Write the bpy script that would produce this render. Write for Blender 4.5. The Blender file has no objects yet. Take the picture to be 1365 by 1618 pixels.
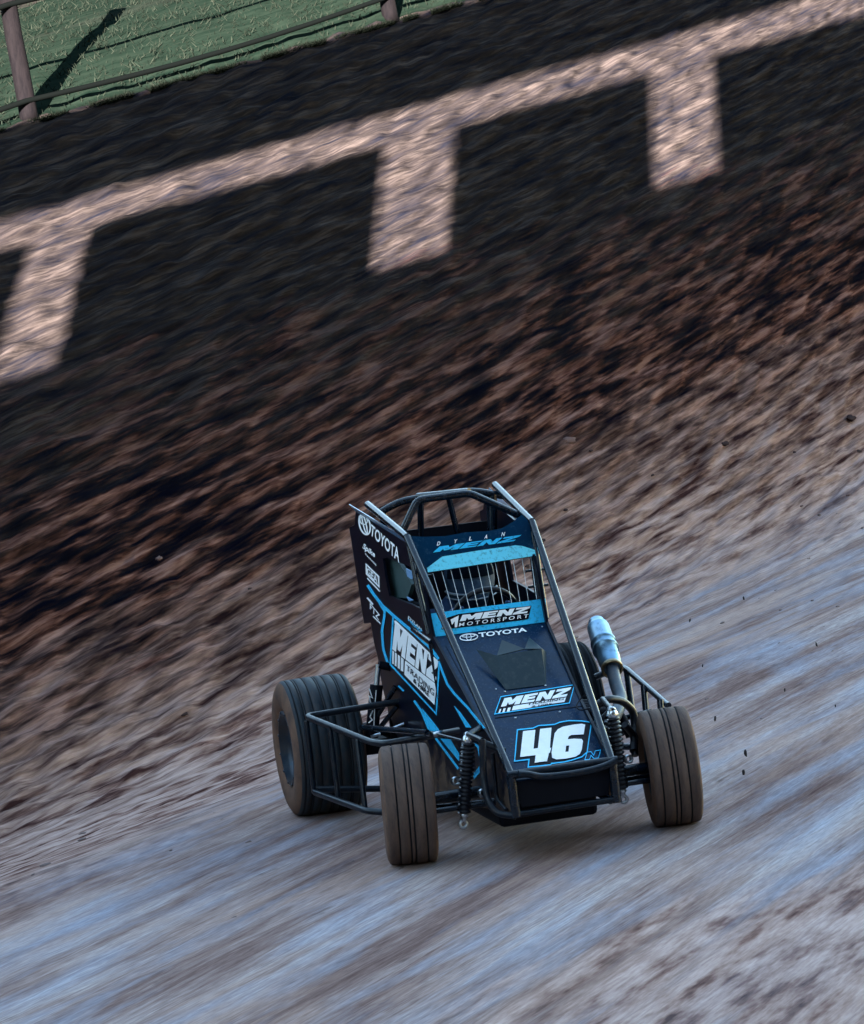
import bpy, bmesh, math, random
from mathutils import Vector, Matrix, noise
from mathutils.geometry import tessellate_polygon
random.seed(7)
SC = bpy.context.scene
COL = SC.collection
# ------------------------------------------------------------------ camera
PW, PH, F = 1365.0, 1618.0, 5098.04
CAM = Vector((13.4444, -3.5021, 2.4758))
RT = Vector((0.234, 0.9666, -0.1042)).normalized()
FW = Vector((-0.9712, 0.2275, -0.0711)).normalized()
UP = RT.cross(FW).normalized(); RT = FW.cross(UP).normalized()
cd = bpy.data.cameras.new('camera'); cam = bpy.data.objects.new('camera', cd); COL.objects.link(cam)
M3 = Matrix((RT, UP, -FW)).transposed()
cam.matrix_world = Matrix.Translation(CAM) @ M3.to_4x4()
cd.sensor_fit = 'VERTICAL'; cd.sensor_height = 24; cd.lens = F / PH * 24
cd.clip_start = .5; cd.clip_end = 600
SC.camera = cam
# ------------------------------------------------------------------ light
SUN_EL, SUN_AZ = math.radians(6.5), math.radians(-20.5)      # azimuth of the sun from +x, behind the camera
S = Vector((math.cos(SUN_EL)*math.cos(SUN_AZ), math.cos(SUN_EL)*math.sin(SUN_AZ), math.sin(SUN_EL)))
w = bpy.data.worlds.new('World'); SC.world = w; w.use_nodes = True
nt = w.node_tree; nt.nodes.clear()
sky = nt.nodes.new('ShaderNodeTexSky'); sky.sky_type = 'NISHITA'; sky.sun_disc = False
sky.sun_elevation = SUN_EL; sky.sun_rotation = math.atan2(S.x, S.y)
sky.ozone_density = 1.0; sky.air_density = 1.0; sky.dust_density = 0.15
bg = nt.nodes.new('ShaderNodeBackground'); bg.inputs[1].default_value = 0.05
wo = nt.nodes.new('ShaderNodeOutputWorld')
nt.links.new(sky.outputs[0], bg.inputs[0]); nt.links.new(bg.outputs[0], wo.inputs[0])
sl = bpy.data.lights.new('sun', 'SUN'); sl.energy = 5.0; sl.angle = math.radians(.25); sl.color = (1, .86, .76)
sun = bpy.data.objects.new('sun', sl); COL.objects.link(sun)
sun.rotation_euler = S.to_track_quat('Z', 'Y').to_euler(); sun.location = (20, -10, 12)
SC.view_settings.view_transform = 'Standard'; SC.view_settings.look = 'None'
SC.view_settings.exposure = 5.2; SC.view_settings.gamma = 1
# ------------------------------------------------------------------ rays from photo measurements to real planes
def ray(x, y): return FW + RT*((x-PW/2)/F) - UP*((y-PH/2)/F)
def onp(x, y, n, k):
    n = Vector(n); d = ray(x, y); return CAM + d*((k - n.dot(CAM))/n.dot(d))
def PX(x, y, k): return onp(x, y, (1,0,0), k)
def PY(x, y, k): return onp(x, y, (0,1,0), k)
def PZ(x, y, k): return onp(x, y, (0,0,1), k)
SIDE = ((-.05,1,0), -.241); HOOD = ((.532,0,1), .5555); FRONT = ((1,0,.39), -.273)
def zz(ox, oy, s): return lambda pts: [(ox+a/s, oy+b/s) for a, b in pts]
z1 = zz(540,750,3.792); z2 = zz(540,950,4.266); z3 = zz(410,1030,4.403); z4 = zz(660,1060,4.015); z5 = zz(860,950,4.259); z6 = zz(550,760,5.994)
# ------------------------------------------------------------------ materials
MATS = {}
def mat(name, col, rough=.5, metal=0, coat=0, dirt=0, dcol=(.16,.115,.09), bump=0, scale=20, spec=.5, var=0, stretch=(1,1,1), thr=.55):
    if name in MATS: return MATS[name]
    m = bpy.data.materials.new(name); m.use_nodes = True; t = m.node_tree; b = t.nodes['Principled BSDF']
    b.inputs['Base Color'].default_value = (*col, 1); b.inputs['Roughness'].default_value = rough
    b.inputs['Metallic'].default_value = metal; b.inputs['Coat Weight'].default_value = coat
    b.inputs['Specular IOR Level'].default_value = spec
    tc = t.nodes.new('ShaderNodeTexCoord'); mp = t.nodes.new('ShaderNodeMapping'); mp.inputs['Scale'].default_value = stretch
    t.links.new(tc.outputs['Object'], mp.inputs[0])
    cur = None
    if var:
        n = t.nodes.new('ShaderNodeTexNoise'); n.inputs['Scale'].default_value = scale*.4; n.inputs['Detail'].default_value = 5
        t.links.new(mp.outputs[0], n.inputs[0])
        mx = t.nodes.new('ShaderNodeMix'); mx.data_type = 'RGBA'
        mx.inputs[6].default_value = tuple(c*(1-var) for c in col)+(1,); mx.inputs[7].default_value = tuple(min(1,c*(1+var)) for c in col)+(1,)
        t.links.new(n.outputs[0], mx.inputs[0]); cur = mx.outputs[2]
        t.links.new(cur, b.inputs['Base Color'])
    if dirt:
        n = t.nodes.new('ShaderNodeTexNoise'); n.inputs['Scale'].default_value = scale; n.inputs['Detail'].default_value = 8; n.inputs['Roughness'].default_value = .7
        t.links.new(mp.outputs[0], n.inputs[0])
        r = t.nodes.new('ShaderNodeMapRange'); r.inputs[1].default_value = thr-.1; r.inputs[2].default_value = thr+.12; r.inputs[4].default_value = dirt
        t.links.new(n.outputs[0], r.inputs[0])
        mx = t.nodes.new('ShaderNodeMix'); mx.data_type = 'RGBA'; mx.inputs[6].default_value = (*col,1); mx.inputs[7].default_value = (*dcol,1)
        if cur: t.links.new(cur, mx.inputs[6])
        t.links.new(r.outputs[0], mx.inputs[0]); t.links.new(mx.outputs[2], b.inputs['Base Color'])
        r2 = t.nodes.new('ShaderNodeMapRange'); r2.inputs[3].default_value = rough; r2.inputs[4].default_value = .85
        t.links.new(r.outputs[0], r2.inputs[0]); t.links.new(r2.outputs[0], b.inputs['Roughness'])
    if bump:
        n = t.nodes.new('ShaderNodeTexNoise'); n.inputs['Scale'].default_value = scale*3; n.inputs['Detail'].default_value = 4
        t.links.new(mp.outputs[0], n.inputs[0]); bp_ = t.nodes.new('ShaderNodeBump'); bp_.inputs['Strength'].default_value = bump; bp_.inputs['Distance'].default_value = .004
        t.links.new(n.outputs[0], bp_.inputs['Height']); t.links.new(bp_.outputs[0], b.inputs['Normal'])
    MATS[name] = m; return m
NAVY = mat('navy_panel_paint', (.0012,.003,.010), .3, coat=0, spec=.13, dirt=.12, dcol=(.05,.045,.05), scale=26, thr=.64)
HOODM = mat('blue_black_hood_paint', (.0006,.017,.050), .2, coat=0, spec=.13, dirt=.4, dcol=(.045,.05,.065), scale=70, thr=.62, var=.5)
CYAN = mat('light_blue_vinyl', (.03,.50,.88), .4, spec=.2, dirt=.85, dcol=(.01,.07,.13), scale=60, thr=.62)
PALE = mat('pale_blue_vinyl', (.15,.70,.92), .4, spec=.2, dirt=.9, dcol=(.01,.1,.18), scale=55, thr=.62)
CYEDGE = mat('light_blue_outline', (.03,.52,.9), .4, spec=.2)
WHITE = mat('white_vinyl', (.88,.90,.93), .45, dirt=.12, dcol=(.4,.42,.46), scale=30)
BLACKV = mat('black_vinyl', (.002,.003,.008), .4, spec=.08)
TUBE = mat('dark_powder_coated_tube', (.0015,.008,.018), .2, metal=0, spec=.4, dirt=.18, dcol=(.09,.065,.05), scale=30, thr=.6)
MUDTUBE = mat('muddy_tube', (.002,.007,.015), .3, spec=.3, dirt=.6, dcol=(.06,.042,.034), scale=45, thr=.62)
STEEL = mat('bright_steel', (.55,.6,.66), .28, metal=1, dirt=.4, dcol=(.1,.08,.07), scale=50, thr=.62)
ALU = mat('blue_tinted_exhaust_alloy', (.18,.32,.45), .36, metal=.9, dirt=.8, dcol=(.03,.035,.045), scale=22, thr=.62)
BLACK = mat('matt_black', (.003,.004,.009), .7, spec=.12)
RUBBER = mat('corrugated_black_rubber', (.004,.006,.012), .4, spec=.35)
TYRE = mat('dusty_front_tyre_rubber', (.115,.078,.064), .85, spec=.1, var=.4, dirt=.6, dcol=(.05,.042,.045), scale=14, bump=.3, stretch=(1,4,1))
TYRED = mat('dark_rear_tyre_rubber', (.016,.027,.038), .6, spec=.2, var=.5, dirt=.6, dcol=(.07,.048,.04), scale=12, bump=.3, stretch=(1,4,1))
WALL = mat('dusty_sidewall_rubber', (.15,.088,.062), .85, spec=.1, var=.4, dirt=.6, dcol=(.03,.03,.038), scale=8)
GROOVE = mat('tread_groove_rubber', (.004,.005,.009), .9)
RIM = mat('dark_wheel_rim', (.02,.04,.065), .3, metal=.6, dirt=.5, dcol=(.11,.08,.065), scale=9, thr=.5)
MUD = mat('mud_caked_floor_panel', (.02,.02,.026), .8, dirt=.9, dcol=(.13,.08,.05), scale=9, thr=.5)
SCOOP = mat('dark_green_black_scoop', (.005,.018,.026), .4, spec=.25, dirt=.4, dcol=(.07,.08,.08), scale=30, thr=.6)
SUITM = mat('blue_driver_suit', (.012,.05,.14), .75, var=.3)
SKIN = mat('skin', (.45,.27,.2), .55)
HELM = mat('dark_patterned_helmet', (.022,.045,.085), .6, spec=.05, dirt=.9, dcol=(.07,.12,.19), scale=7, thr=.6)
VISOR = mat('smoked_visor', (.004,.007,.013), .7, spec=0)
GREENN = mat('dark_green_head_net', (.012,.04,.045), .7, var=.4, scale=60)
WOOD = mat('weathered_post_timber', (.0022,.0019,.0023), .9, var=.6, dirt=.75, dcol=(.0006,.0006,.001), spec=.02, scale=14, stretch=(3,3,.6), bump=.6)
WIRE = mat('dark_fence_cable', (.0015,.002,.002), .9, spec=0)
REDM = mat('dull_red_bracket', (.12,.01,.015), .5)
def side_mud():
    m = mat('navy_side_panel_paint_with_mud', (.0012,.003,.010), .3, spec=.14); t = m.node_tree; N = t.nodes; L = t.links; b = N['Principled BSDF']
    tc = N.new('ShaderNodeTexCoord'); sp = N.new('ShaderNodeSeparateXYZ'); L.new(tc.outputs['Object'], sp.inputs[0])
    n = N.new('ShaderNodeTexNoise'); n.inputs['Scale'].default_value = 11; n.inputs['Detail'].default_value = 9; n.inputs['Roughness'].default_value = .72; L.new(tc.outputs['Object'], n.inputs[0])
    f = N.new('ShaderNodeMapRange'); f.inputs[1].default_value = .62; f.inputs[2].default_value = .22; f.inputs[3].default_value = -.16; f.inputs[4].default_value = .16; L.new(sp.outputs[2], f.inputs[0])
    a = N.new('ShaderNodeMath'); a.operation = 'ADD'; L.new(n.outputs[0], a.inputs[0]); L.new(f.outputs[0], a.inputs[1])
    r = N.new('ShaderNodeMapRange'); r.inputs[1].default_value = .53; r.inputs[2].default_value = .68; r.inputs[4].default_value = .85; L.new(a.outputs[0], r.inputs[0])
    x = N.new('ShaderNodeMix'); x.data_type = 'RGBA'; x.inputs[6].default_value = (.0012,.003,.010,1); x.inputs[7].default_value = (.10,.062,.042,1); L.new(r.outputs[0], x.inputs[0]); L.new(x.outputs[2], b.inputs['Base Color'])
    q = N.new('ShaderNodeMapRange'); q.inputs[3].default_value = .3; q.inputs[4].default_value = .9; L.new(r.outputs[0], q.inputs[0]); L.new(q.outputs[0], b.inputs['Roughness'])
    return m
SIDEM = side_mud()
# ------------------------------------------------------------------ mesh helpers
class MB:
    def __init__(s): s.v = []; s.f = []; s.mi = []; s.sm = []; s.m = 0; s.cuts = []
    def cut(s): s.cuts.append((len(s.v), len(s.f)))
    def add(s, vs, fs, smooth=False, m=None):
        o = len(s.v); s.v += [Vector(p) for p in vs]
        for f in fs: s.f.append([i+o for i in f]); s.mi.append(s.m if m is None else m); s.sm.append(smooth)
        return s
    def tube(s, pts, r, n=12, bend=0, r2=None, m=None):
        s.cut(); pts = [Vector(p) for p in pts]
        if bend and len(pts) > 2:
            q = [pts[0]]
            for i in range(1, len(pts)-1):
                a, b, c = pts[i-1], pts[i], pts[i+1]
                k = min(bend, (a-b).length*.45, (c-b).length*.45)
                p0 = b+(a-b).normalized()*k; p2 = b+(c-b).normalized()*k
                for t in range(7):
                    t /= 6; q.append(p0*(1-t)**2 + b*2*t*(1-t) + p2*t*t)
            q.append(pts[-1]); pts = q
        N = len(pts); vs = []; fs = []
        T = (pts[1]-pts[0]).normalized(); nrm = T.orthogonal().normalized()
        for i, p in enumerate(pts):
            if i == 0: t = T
            elif i == N-1: t = (pts[-1]-pts[-2]).normalized()
            else: t = ((pts[i+1]-p).normalized()+(p-pts[i-1]).normalized()).normalized()
            nrm = (nrm - t*nrm.dot(t)).normalized(); bn = t.cross(nrm)
            rr = r if r2 is None else r+(r2-r)*i/(N-1)
            for k in range(n):
                a = 2*math.pi*k/n; vs.append(p+(nrm*math.cos(a)+bn*math.sin(a))*rr)
        for i in range(N-1):
            for k in range(n):
                fs.append([i*n+k, i*n+(k+1)%n, (i+1)*n+(k+1)%n, (i+1)*n+k])
        s.add(vs, fs, True, m)
        s.add([vs[k] for k in range(n)][::-1], [list(range(n))], False, m); s.add([vs[(N-1)*n+k] for k in range(n)], [list(range(n))], False, m)
        return s
    def lathe(s, prof, c, ax, n=48, mats=None, closed=False):
        s.cut(); c = Vector(c); ax = Vector(ax).normalized(); a = ax.orthogonal().normalized(); b = ax.cross(a); vs = []
        for (h, r) in prof:
            for k in range(n):
                t = 2*math.pi*k/n; vs.append(c+ax*h+(a*math.cos(t)+b*math.sin(t))*r)
        o = len(s.v); s.v += vs; P = len(prof)
        for i in range(P-1 + (1 if closed else 0)):
            j = (i+1) % P
            for k in range(n):
                s.f.append([o+i*n+k, o+i*n+(k+1)%n, o+j*n+(k+1)%n, o+j*n+k]); s.mi.append(mats[i] if mats else s.m); s.sm.append(True)
        return s
    def slab(s, outer, holes=(), th=.006, nrm=None, m=None):
        """planar polygon with holes, given thickness behind the face"""
        s.cut(); loops = [[Vector(p) for p in outer]]+[[Vector(p) for p in h] for h in holes]
        tris = tessellate_polygon(loops); allv = [p for l in loops for p in l]
        if nrm is None:
            nrm = Vector((0,0,0)); L = loops[0]
            for i in range(len(L)): nrm += L[i].cross(L[(i+1) % len(L)])
            nrm.normalize()
            if nrm.dot(CAM-L[0]) < 0: nrm = -nrm
        nrm = Vector(nrm).normalized(); n = len(allv)
        vs = allv+[p-nrm*th for p in allv]; fs = []
        for t in tris:
            a, b, c = t; g = (allv[b]-allv[a]).cross(allv[c]-allv[a]).dot(nrm)
            if g < 0: a, c = c, a
            fs.append([a,b,c]); fs.append([c+n,b+n,a+n])
        o = 0
        for l in loops:
            for i in range(len(l)):
                j = (i+1) % len(l); fs.append([o+i, o+j, o+j+n, o+i+n])
            o += len(l)
        return s.add(vs, fs, False, m)
    def box(s, c, hx, hy, hz, m=None):
        s.cut(); c = Vector(c); hx, hy, hz = Vector(hx), Vector(hy), Vector(hz); vs = [c+hx*a+hy*b+hz*d for a in (-1,1) for b in (-1,1) for d in (-1,1)]
        return s.add(vs, [[0,1,3,2],[4,6,7,5],[0,4,5,1],[2,3,7,6],[0,2,6,4],[1,5,7,3]], False, m)
    def each(s, name, mats, parent=None, bevel=0):
        out = []; cs = s.cuts+[(len(s.v), len(s.f))]
        for (v0, f0), (v1, f1) in zip(cs, cs[1:]):
            b = MB(); b.v = s.v[v0:v1]; b.f = [[i-v0 for i in f] for f in s.f[f0:f1]]; b.mi = s.mi[f0:f1]; b.sm = s.sm[f0:f1]
            out.append(b.build(name, mats, parent, bevel=bevel))
        return out
    def build(s, name, mats, parent=None, label=None, bevel=0):
        me = bpy.data.meshes.new(name); o = bpy.data.objects.new(name, me); COL.objects.link(o)
        org = Vector((0,0,0))
        if parent is not None:
            org = wloc(parent); o.parent = parent
        me.from_pydata([tuple(v-org) for v in s.v], [], s.f)
        for m in (mats if isinstance(mats, (list, tuple)) else [mats]): me.materials.append(m)
        me.polygons.foreach_set('material_index', s.mi); me.polygons.foreach_set('use_smooth', s.sm); me.update()
        bm = bmesh.new(); bm.from_mesh(me); bmesh.ops.recalc_face_normals(bm, faces=bm.faces); bm.to_mesh(me); bm.free()
        if label: o['label'] = label
        if bevel:
            md = o.modifiers.new('bevel', 'BEVEL'); md.width = bevel; md.segments = 2; md.limit_method = 'ANGLE'
        return o
def wloc(o):
    p = Vector(o.location)
    while o.parent: o = o.parent; p += Vector(o.location)
    return p
def tag(o, label, cat, group=None, kind=None):
    if label: o['label'] = label
    if cat: o['category'] = cat
    if group: o['group'] = group
    if kind: o['kind'] = kind
    return o
def empty(name, loc, label, cat, group=None):
    o = bpy.data.objects.new(name, None); o.empty_display_size = .2; COL.objects.link(o); o.location = loc; return tag(o, label, cat, group)
# ------------------------------------------------------------------ terrain: rows of real 3D lines, lofted
def AT(x, y, Z): return CAM + ray(x, y)*Z
def gz(x, y): return -CAM.z/ray(x, y).z
rows = []
def row(x0,y0,d0,x1,y1,d1): rows.append((AT(x0,y0,d0), AT(x1,y1,d1)))
G1 = (PZ(0,1400,0), PZ(1365,960,0))
dG = (G1[1]-G1[0]); nG = Vector((dG.y,-dG.x,0)).normalized()
if nG.dot(CAM-G1[0]) < 0: nG = -nG
rows = [(G1[0]+nG*16, G1[1]+nG*16), (G1[0]+nG*2, G1[1]+nG*2), G1]
row(0,1290,16.6, 1365,740,26.5)      # toe of the bank
row(0,607,19.6, 1365,185,30.5)       # foot of the sunlit patches
row(0,372,20.8, 1365,-5,32.2)        # sunlit strip
row(0,205,22.2, 1365,-175,34.0)      # crest
row(0,0,28.5, 1365,-380,44.0)
row(0,-90,36, 1365,-450,56)
row(0,-180,60, 1365,-540,85)
KT, KTB, KST, KCR, KGR = 3, 4, 5, 6, 7
def rowpt(k, t):
    """point at row parameter k (float) and along parameter t"""
    k = max(0, min(len(rows)-1.0001, k)); i = int(k); f = k-i
    P = lambda j: (lambda a, b: a+(b-a)*t)(*rows[max(0, min(len(rows)-1, j))])
    p0, p1, p2, p3 = P(i-1), P(i), P(i+1), P(i+2)
    if i < 2: return p1+(p2-p1)*f
    a = min(1, .5*((p2-p1).length/(max(.01,(p1-p0).length)))); b = min(1, .5*((p2-p1).length/max(.01,(p3-p2).length)))
    m1 = ((p2-p1)+(p1-p0)*((p2-p1).length/max(.01,(p1-p0).length)))*.5 if i > 2 else (p2-p1)*.6
    m2 = ((p2-p1)+(p3-p2)*((p2-p1).length/max(.01,(p3-p2).length)))*.5
    h1 = 2*f**3-3*f**2+1; h2 = f**3-2*f**2+f; h3 = -2*f**3+3*f**2; h4 = f**3-f**2
    return p1*h1+m1*h2+p2*h3+m2*h4
def px_on(x, k):
    """real point where photo column x meets guide row k"""
    a, b = rows[k]
    lo, hi = -1.5, 3
    for _ in range(50):
        t = (lo+hi)/2; d = a+(b-a)*t-CAM; X = PW/2+F*d.dot(RT)/d.dot(FW)
        if X < x: lo = t
        else: hi = t
    return a+(b-a)*t
def sheet(name, k0, k1, nk, t0, t1, ntt, mt, disp, kind='structure', label=None):
    L = (rows[3][1]-rows[3][0]).length; W = ntt+1; ks = [k0+(k1-k0)*i/nk for i in range(nk+1)]
    q = 300; tab = [0.0]; prev = rowpt(0, .2); KM = len(rows)-1
    for i in range(1, q+1):
        c = rowpt(KM*i/q, .2); tab.append(tab[-1]+(c-prev).length); prev = c
    def vat(k):
        x = k/KM*q; i = min(q-1, int(x)); return tab[i]+(tab[i+1]-tab[i])*(x-i)
    out = []; uvs = []; kk = []
    for k in ks:
        e = .02; a0, a1 = rowpt(k, 0), rowpt(k, 1); b0, b1 = rowpt(min(KM-.001, k+e), 0), rowpt(min(KM-.001, k+e), 1)
        c0, c1 = rowpt(max(0, k-e), 0), rowpt(max(0, k-e), 1); v = vat(k)
        for j in range(W):
            t = t0+(t1-t0)*j/ntt; p = a0+(a1-a0)*t; g = (b0-c0)+((b1-b0)-(c1-c0))*t
            n = (a1-a0).cross(g).normalized()
            if n.z < 0: n = -n
            p = p+n*disp(t*L, v, k); out.append((p.x, p.y, p.z)); uvs.append((t*L, v)); kk.append(k)
    fs = [(i*W+j, i*W+j+1, (i+1)*W+j+1, (i+1)*W+j) for i in range(nk) for j in range(ntt)]
    me = bpy.data.meshes.new(name); me.from_pydata(out, [], fs); o = bpy.data.objects.new(name, me); COL.objects.link(o)
    l1 = me.uv_layers.new(name='metric'); l2 = me.uv_layers.new(name='zone')
    A = []; B = []
    for f in fs:
        for vi in f: A += uvs[vi]; B += (uvs[vi][0]/L, kk[vi])
    l1.data.foreach_set('uv', A); l2.data.foreach_set('uv', B)
    me.materials.append(mt); me.polygons.foreach_set('use_smooth', [True]*len(fs)); me.update()
    if kind: o['kind'] = kind
    return o
def fbm(x, y, s, sd=0):
    return noise.fractal(Vector((x*s, y*s, sd)), .6, 2.1, 4)
def dirt_disp(u, v, k):
    on_bank = max(0, min(1, (k-2.7)/.5)); g = max(0, min(1, (k-1.9)/.8))
    if k < 1: return 0
    vb = v-.13*u; vt = v-.13*u
    n1 = noise.noise(Vector((u*1.1, vb*4, 1))); n2 = noise.noise(Vector((u*2.6, vb*10, 2))); n3 = noise.noise(Vector((u*5.5, vb*22, 3)))
    n3 += 1.5*noise.noise(Vector((u*4.5, vb*6.5, 5)))*on_bank
    near = (1-g)*(.004*noise.noise(Vector((u*1.5, vt*8, 7)))+.003*noise.noise(Vector((u*4, vt*20, 8))))
    return (.032*n1+.034*n2+.024*n3)*(.4*g+.6*on_bank)+near
# ground material shared by track and bank: loose damp earth with the bank's shade in its colour above, dry packed clay below
def ground_mat():
    m = bpy.data.materials.new('track_earth'); m.use_nodes = True; t = m.node_tree; N = t.nodes; Lk = t.links
    b = N['Principled BSDF']; b.inputs['Roughness'].default_value = .9; b.inputs['Specular IOR Level'].default_value = 0
    uv = N.new('ShaderNodeUVMap'); uv.uv_map = 'metric'; zn = N.new('ShaderNodeUVMap'); zn.uv_map = 'zone'
    sz = N.new('ShaderNodeSeparateXYZ'); Lk.new(zn.outputs[0], sz.inputs[0])
    def noi(su, sv, det=4, rough=.6, rot=0, off=0, shear=.45):
        sp = N.new('ShaderNodeSeparateXYZ'); Lk.new(uv.outputs[0], sp.inputs[0])
        a = N.new('ShaderNodeMath'); a.operation = 'MULTIPLY_ADD'; Lk.new(sp.outputs[1], a.inputs[0]); a.inputs[1].default_value = 0; Lk.new(sp.outputs[0], a.inputs[2])
        # shear: v' = v + s*u so the streaks run slightly across the guides
        c = N.new('ShaderNodeMath'); c.operation = 'MULTIPLY_ADD'; Lk.new(sp.outputs[0], c.inputs[0]); c.inputs[1].default_value = shear; Lk.new(sp.outputs[1], c.inputs[2])
        cb = N.new('ShaderNodeCombineXYZ'); Lk.new(a.outputs[0], cb.inputs[0]); Lk.new(c.outputs[0], cb.inputs[1]); cb.inputs[2].default_value = off
        mp = N.new('ShaderNodeMapping'); mp.inputs['Scale'].default_value = (su, sv, 1); Lk.new(cb.outputs[0], mp.inputs[0])
        n = N.new('ShaderNodeTexNoise'); n.inputs['Scale'].default_value = 1; n.inputs['Detail'].default_value = det; n.inputs['Roughness'].default_value = rough
        Lk.new(mp.outputs[0], n.inputs[0]); return n.outputs[0]
    def ramp(x, pts):
        pts = [(p_*.5, tuple(v_*GK for v_ in c_)) for p_, c_ in pts]
        hf = N.new('ShaderNodeMath'); hf.operation = 'MULTIPLY'; Lk.new(x, hf.inputs[0]); hf.inputs[1].default_value = .5; x = hf.outputs[0]
        r = N.new('ShaderNodeValToRGB'); e = r.color_ramp.elements
        e[0].position, e[0].color = pts[0][0], (*pts[0][1],1); e[1].position, e[1].color = pts[-1][0], (*pts[-1][1],1)
        for p, c in pts[1:-1]:
            q = e.new(p); q.color = (*c,1)
        Lk.new(x, r.inputs[0]); return r.outputs[0]
    def mr(x, a, b_, c=0, d=1):
        r = N.new('ShaderNodeMapRange'); r.inputs[1].default_value = a; r.inputs[2].default_value = b_; r.inputs[3].default_value = c; r.inputs[4].default_value = d; Lk.new(x, r.inputs[0]); return r.outputs[0]
    def mix(f, a, c, mode='MIX'):
        x = N.new('ShaderNodeMix'); x.data_type = 'RGBA'; x.blend_type = mode
        for s_, i in ((f,0),(a,6),(c,7)):
            if hasattr(s_, 'links') or hasattr(s_, 'node'): Lk.new(s_, x.inputs[i])
            elif i == 0: x.inputs[0].default_value = s_
            else: x.inputs[i].default_value = (*s_,1)
        return x.outputs[2]
    def add(a, c, k=1):
        x = N.new('ShaderNodeMath'); x.operation = 'MULTIPLY_ADD'; Lk.new(c, x.inputs[0]); x.inputs[1].default_value = k; Lk.new(a, x.inputs[2]); return x.outputs[0]
    SH = SHEAR
    big = noi(.35, 1.6, 5, .6, off=1, shear=SH); med = noi(1.3, 9, 5, .65, off=2, shear=SH); fine = noi(3, 46, 4, .65, off=3, shear=SH)
    clod = noi(1.5, 8.0, 3.2, .52, off=6, shear=SH); cl2 = noi(3.6, 19, 3, .55, off=8, shear=SH)
    ST = -.13
    pb = noi(.22, 2.2, 5, .55, off=11, shear=ST); pm = noi(.5, 9, 5, .6, off=12, shear=ST); pf = noi(1.1, 40, 4, .7, off=13, shear=ST); vf = noi(3.5, 150, 3, .7, off=14, shear=ST)
    packed = ramp(add(add(pb, pf, .5), pm, .45), [(.66,(.20,.115,.10)),(.88,(.43,.285,.25)),(1.0,(.60,.44,.40)),(1.14,(.84,.70,.66))])
    packed = mix(mr(vf, .3, .7), mix(1, packed, (.66,.64,.66), 'MULTIPLY'), packed)
    packed = mix(mr(noi(.4, 3.4, 4, .6, off=9, shear=ST), .46, .70, 0, .60), packed, (.34,.38,.47))      # blue-grey bands: sky sheen painted into the clay colour
    packed = mix(mr(noi(1.3, 9, 4, .6, off=19, shear=ST), .63, .76, 0, .7), packed, (.08,.055,.05))
    packed = mix(mr(add(noi(.3, 1.3, 4, .6, off=29, shear=ST), pm, .5), .74, .92, 0, .6), packed, (.38,.25,.20))
    CL = add(add(add(mr(clod, .25, .75), mr(cl2, .25, .75), .50), mr(big, .30, .70), .35), fine, .30)
    loose = ramp(CL, [(.66,(.085,.038,.034)),(.90,(.34,.190,.158)),(1.10,(.60,.395,.335)),(1.42,(.84,.60,.53))])
    damp_shade = ramp(CL, [(.72,(.003,.0035,.009)),(.93,(.013,.0085,.011)),(1.07,(.056,.025,.021)),(1.22,(.145,.064,.050)),(1.46,(.33,.175,.14))])  # brown earth; its low stops paint in dark hollows and bank shade
    dark = ramp(add(add(med, fine, .6), clod, .3), [(.76,(.0078,.0088,.0145)),(.97,(.025,.0215,.0222)),(1.28,(.086,.072,.068))])  # darkest earth, colour lowered and blued to deepen the bank's shadow
    # torn-up loose earth lying near the inside of the track
    sp_ = N.new('ShaderNodeSeparateXYZ'); Lk.new(uv.outputs[0], sp_.inputs[0])
    vm = N.new('ShaderNodeVectorMath'); vm.operation = 'SUBTRACT'; Lk.new(uv.outputs[0], vm.inputs[0]); vm.inputs[1].default_value = (*LOOSE_UV, 0)
    vs_ = N.new('ShaderNodeVectorMath'); vs_.operation = 'MULTIPLY'; Lk.new(vm.outputs[0], vs_.inputs[0]); vs_.inputs[1].default_value = (.42,.85,0)
    vl = N.new('ShaderNodeVectorMath'); vl.operation = 'LENGTH'; Lk.new(vs_.outputs[0], vl.inputs[0])
    patch = mr(add(vl.outputs['Value'], mr(pm, .3, .7), -.9), .75, .15, 0, .85)
    packed = mix(patch, packed, loose)
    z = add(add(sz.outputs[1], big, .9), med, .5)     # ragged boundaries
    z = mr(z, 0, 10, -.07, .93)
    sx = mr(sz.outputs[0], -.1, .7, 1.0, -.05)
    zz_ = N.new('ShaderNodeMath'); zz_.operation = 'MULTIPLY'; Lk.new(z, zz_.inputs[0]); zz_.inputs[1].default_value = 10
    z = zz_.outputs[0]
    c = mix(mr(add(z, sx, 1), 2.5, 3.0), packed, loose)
    c = mix(mr(add(z, sx, .10), 2.78, 3.5), c, damp_shade)
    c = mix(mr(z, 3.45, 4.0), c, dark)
    c = mix(mr(noi(6, 75, 3, .6, off=41, shear=SH), .36, .64), mix(1, c, (.76,.74,.74), 'MULTIPLY'), c)
    Lk.new(c, b.inputs['Base Color'])
    bu = N.new('ShaderNodeBump'); bu.inputs['Strength'].default_value = .5; bu.inputs['Distance'].default_value = .02
    Lk.new(add(med, fine, .5), bu.inputs['Height']); Lk.new(bu.outputs[0], b.inputs['Normal'])
    return m
SHEAR = -.13; GK = .57
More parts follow.
